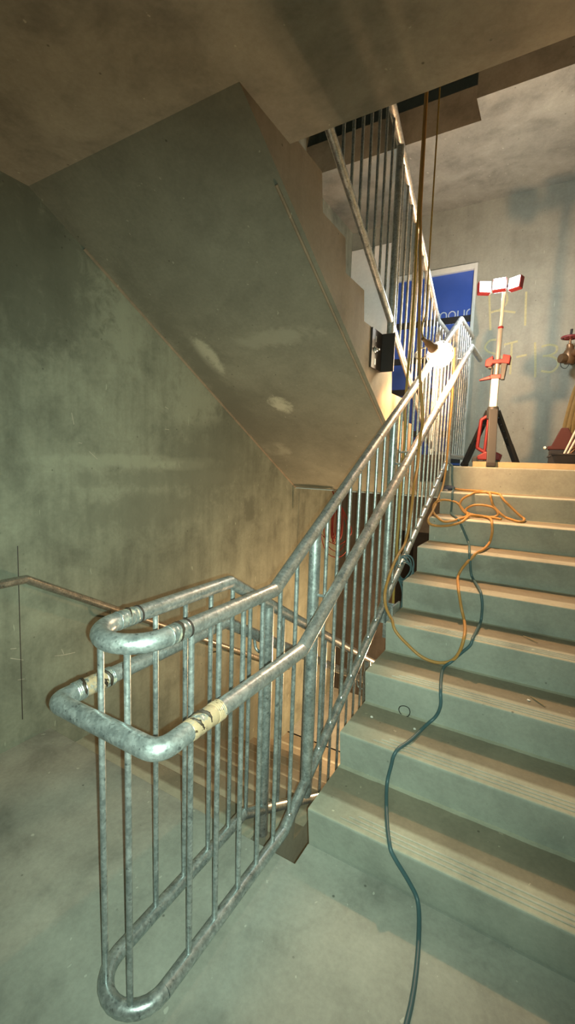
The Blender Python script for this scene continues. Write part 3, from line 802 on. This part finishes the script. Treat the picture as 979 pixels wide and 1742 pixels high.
# fire valve on the back wall
vx, vy, vz = .775, 1.30, 1.12
fv = thing('fire_valve', (vx, 1.5, vz), 'bronze fire valve with dark red handwheel on the back wall', 'valve')
bm = B()
lathe(bm, [(.0, -.085), (.036, -.083), (.052, -.06), (.056, -.01), (.050, .03), (.038, .05), (.032, .062), (.032, .085), (0, .086)], (vx, vy, vz), (0, 0, 1), 20)
tube(bm, [(vx + .03, 1.5, vz - .02), (vx + .02, vy, vz - .02)], .036, 16)
link('body', bm, 'brass', fv, True)
bm = B(); lathe(bm, [(.030, 0), (.044, .004), (.046, .04), (.040, .055), (0, .056)], (vx - .03, vy - .02, vz - .035), (-.8, -.6, 0), 18)
lathe(bm, [(.036, 0), (.036, .05), (.044, .054), (.044, .072), (0, .073)], (vx + .03, vy - .02, vz + .01), (.6, -.8, 0), 18)
cp = link('outlet', bm, 'brass', fv, True)
bm = B(); lathe(bm, [(.026, .08), (.026, .10), (.018, .105), (.010, .11), (.010, .19), (0, .191)], (vx - .005, vy, vz), (0, 0, 1), 14); link('bonnet', bm, 'brass', fv, True)
bm = B(); wc = Vector((vx - .005, vy, vz + .165))
tube(bm, [wc + Vector((.072 * math.cos(2 * PI * j / 30), .072 * math.sin(2 * PI * j / 30), 0)) for j in range(30)], .0105, 10, closed=True)
for k in range(5):
    a = 2 * PI * k / 5; tube(bm, [wc, wc + Vector((.07 * math.cos(a), .07 * math.sin(a), 0))], .007, 8)
lathe(bm, [(.018, -.012), (.018, .012), (0, .013)], wc, (0, 0, 1), 12)
link('handwheel', bm, 'wheel', fv, True)
bm = B(); tube(bm, [wc, wc + Vector((.004, 0, .075))], .011, 10); link('spindle', bm, 'rubber', fv, True)
bm = B(); tube(bm, spline([(vx - .07, vy - .05, vz - .05), (vx - .06, vy - .05, vz - .11), (vx - .02, vy - .04, vz - .13), (vx + .01, vy - .03, vz - .08)], 6), .003, 6); link('chain', bm, 'rubber', fv, True)
# riser pipe that the valve is fed from, in the right hand corner
o = link('riser_pipe', tube(B(), [(1.21, 1.41, ZL), (1.21, 1.41, 3.0)], .057, 20), 'wheel', None, True)
tag(o, 'dark red riser pipe in the right corner of the landing beside the fire valve', 'pipe')
# canvas slings hanging beside the valve
bm = B()
for k in range(7):
    x_ = .80 + .035 * k
    P = spline([(.93 + .012 * k, 1.36, 1.00 - .01 * k), (x_ + .055, 1.33 - .015 * (k % 2), .82), (x_ + .012, 1.29 - .02 * (k % 3), .60), (x_ - .012, 1.26 - .02 * (k % 2), .38), (x_ - .012 + .01 * (k % 3), 1.25, .18), (x_ + .03, 1.24, .10 + .02 * (k % 2)), (x_ + .06, 1.27, .3), (x_ + .07, 1.30, .6), (.95 + .012 * k, 1.36, 1.0)], 5)
    tube(bm, P, .017, 6, squash=Vector((0, 1, 0)) * .9)
tube(bm, [(.93, 1.37, 1.0), (1.04, 1.37, .98)], .02, 8)
o = link('webbing_sling', bm, 'hose', None, True); tag(o, 'bunch of ochre webbing slings hanging below the fire valve', 'sling')
# orange red hopper on a dark box
hp = thing('tool_case', (.78, .95, ZL), 'dark tool case with faded orange red lid behind the black tub', 'case')
bm = B(); box(bm, .685, .90, .86, 1.06, ZL, .205); link('case_body', bm, 'rubber', hp, bevel=.01)
bm = B(); prism(bm, [(.672, .205), (.91, .205), (.91, .238), (.82, .40), (.765, .40), (.70, .238), (.672, .238)], 1, .86, 1.06); lid = link('lid', bm, 'orangered', hp, bevel=.008)
bm = B(); lathe(bm, [(.016, 0), (.018, .01), (.012, .02), (0, .021)], (.655, .90, .222), (-.2, -1, 0), 14); link('latch', bm, 'bolt', hp, True)
# black tub and two white pipes
tb = thing('rubber_tub', (.90, .5, ZL), 'black rubber tub holding white pipes at the landing right', 'tub')
bm = B(); lathe(bm, [(0, .0), (.145, .0), (.165, .02), (.205, .125), (.212, .128), (.212, .118), (.203, .118), (.203, .124), (.196, .124), (.158, .022), (0, .012)], (.915, .52, ZL), (0, 0, 1), 32); link('tub_body', bm, 'rubber', tb, True)
bm = B()
for s in (-1, 1):
    tube(bm, fillet([(.915 - .03 * 0 + s * .205, .50, ZL + .11), (.915 + s * .232, .50, ZL + .10), (.915 + s * .232, .56, ZL + .10), (.915 + s * .205, .56, ZL + .11)], .01, 3), .006, 8)
link('handle', bm, 'rubber', tb, True)
pipes = []
for k, (a, b, lb) in enumerate((((.770, .50, ZL + .035), (.925, .56, .52), 'white pipe leaning out of the black tub, left of two'), ((.790, .48, ZL + .035), (.960, .54, .50), 'white pipe leaning out of the black tub, right of two'))):
    o = link('plastic_pipe' + ('' if not k else '.001'), tube(B(), [a, b], .0085, 12), 'whitepipe', None, True); tag(o, lb, 'pipe', 'white pipes in the tub')
bm = B(); tube(bm, spline([(.80, .52, .12), (.85, .50, .20), (.90, .52, .22), (.98, .55, .19)], 6), .007, 8)
tube(bm, spline([(.81, .56, .12), (.86, .55, .18), (.93, .55, .24), (1.0, .57, .22)], 6), .007, 8)
o = link('scrap_bar', bm, 'brass', None, True); tag(o, 'bent rusty bars lying in the black tub', 'scrap metal')
# rubble behind the batten
for k, (x_, y_, r_) in enumerate(((.345, .62, .020), (.40, .58, .028), (.455, .66, .03), (.52, .60, .02), (.565, .63, .03), (.61, .58, .022), (.14, .60, .02), (.66, .55, .026))):
    o = link('concrete_rubble' + ('' if not k else '.%03d' % k), rock(B(), (x_, y_, ZL + r_ * .5), r_, k), 'rubble')
    tag(o, 'small grey rubble lump on the landing behind the timber batten', 'rubble', 'rubble behind the batten')

# ------------------------------------------------------------------ litter on the steps
bm = B(); a0 = Vector((.209, -1.766, -1.180))
P = [a0 + Vector((.030 * math.cos(2 * PI * j / 24) * (1 if abs(math.cos(2 * PI * j / 24)) < .8 else .92), .003 * math.sin(4 * PI * j / 24) - .012, .026 * math.sin(2 * PI * j / 24) + .012)) for j in range(24)]
tube(bm, P, .0022, 6, closed=True)
o = link('wire_loop', bm, 'darkplate', None, True); tag(o, 'thin wire loop resting against the lowest visible riser', 'wire')
for k, (x_, y_, z_, lb) in enumerate(((.083, -1.888, -1.186, 'white chip on the lowest visible tread near its open end'), (.285, -1.87, -1.186, 'white chip on the lowest visible tread near the blue-grey cable'), (.73, -1.63, -1.018, 'white chip on the right side of the second lowest visible tread'))):
    o = link('concrete_chip' + ('' if not k else '.%03d' % k), rock(B(), (x_, y_, z_ + .001), .008, 20 + k), 'chip'); tag(o, lb, 'chip')
for k, (x_, y_, z_, a, lb) in enumerate(((.765, -1.62, -1.018, -.8, 'brown sliver of wood on the second lowest visible tread'), (.71, -1.30, -.847, -.7, 'brown sliver of wood on the third lowest visible tread'))):
    d_ = Vector((math.cos(a), math.sin(a), 0)) * .045
    o = link('wood_sliver' + ('' if not k else '.%03d' % k), tube(B(), [Vector((x_, y_, z_ + .003)) - d_, Vector((x_, y_, z_ + .004)), Vector((x_, y_, z_ + .003)) + d_], [.002, .004, .002], 6), 'twig'); tag(o, lb, 'wood')

# ------------------------------------------------------------------ camera
f = 761.857
C0 = Vector((.73987, -3.87125, .03497))
rx, ry, rz = -.112565, -.031929, .531988
Rm = Matrix.Rotation(rz, 3, 'Z') @ Matrix.Rotation(rx, 3, 'X') @ Matrix.Rotation(ry, 3, 'Y')
right, fwd, up = Rm.col[0].copy(), Rm.col[1].copy(), Rm.col[2].copy()
cam = bpy.data.cameras.new('camera'); co = bpy.data.objects.new('camera', cam); COL.objects.link(co)
m4 = Matrix.Identity(4)
for i in range(3):
    m4[i][0] = right[i]; m4[i][1] = up[i]; m4[i][2] = -fwd[i]; m4[i][3] = C0[i]
co.matrix_world = m4
cam.sensor_fit = 'HORIZONTAL'; cam.sensor_width = 36; cam.lens = f / 979 * 36
cam.shift_y = -2 / 979; cam.clip_start = .02
scn.camera = co

# ------------------------------------------------------------------ lights
def point(name, loc, energy, col, r):
    l = bpy.data.lights.new(name, 'POINT'); l.energy = energy; l.color = col; l.shadow_soft_size = r
    o = bpy.data.objects.new(name, l); COL.objects.link(o); o.location = loc; return o
# the phone's own flash beside its lens
fl = bpy.data.lights.new('phone_flash', 'SPOT'); fl.energy = 210; fl.color = (.77, 1.0, .81); fl.shadow_soft_size = .004
fl.spot_size = math.radians(114); fl.spot_blend = 1
fo = bpy.data.objects.new('phone_flash', fl); COL.objects.link(fo); fo.location = C0 + right * .017 - up * .016
fo.rotation_euler = (fwd - right * .14 - up * .20).to_track_quat('-Z', 'Y').to_euler()
# glowing hand lamp (the bulb mesh glows too), its fellow on the floor below, and the tower light's heads
point('hand_lamp_light', LP + ax * .13 + Vector((.02, 0, .0)), 120, (1, .52, .24), .03)
point('lower_lamp_light', (-.16, .25, -1.95), 170, (1, .61, .32), .04)
point('tower_light_beam', (tx - .03, ty + .12, 1.47), 45, (.93, 1, .97), .06)
w = bpy.data.worlds.new('world'); scn.world = w; w.use_nodes = True
w.node_tree.nodes['Background'].inputs[0].default_value = (.5, .6, .5, 1)
w.node_tree.nodes['Background'].inputs[1].default_value = .05
scn.view_settings.view_transform = 'Standard'; scn.view_settings.look = 'None'
scn.view_settings.gamma = 1; scn.view_settings.exposure = 0; scn.view_settings.use_curve_mapping = False
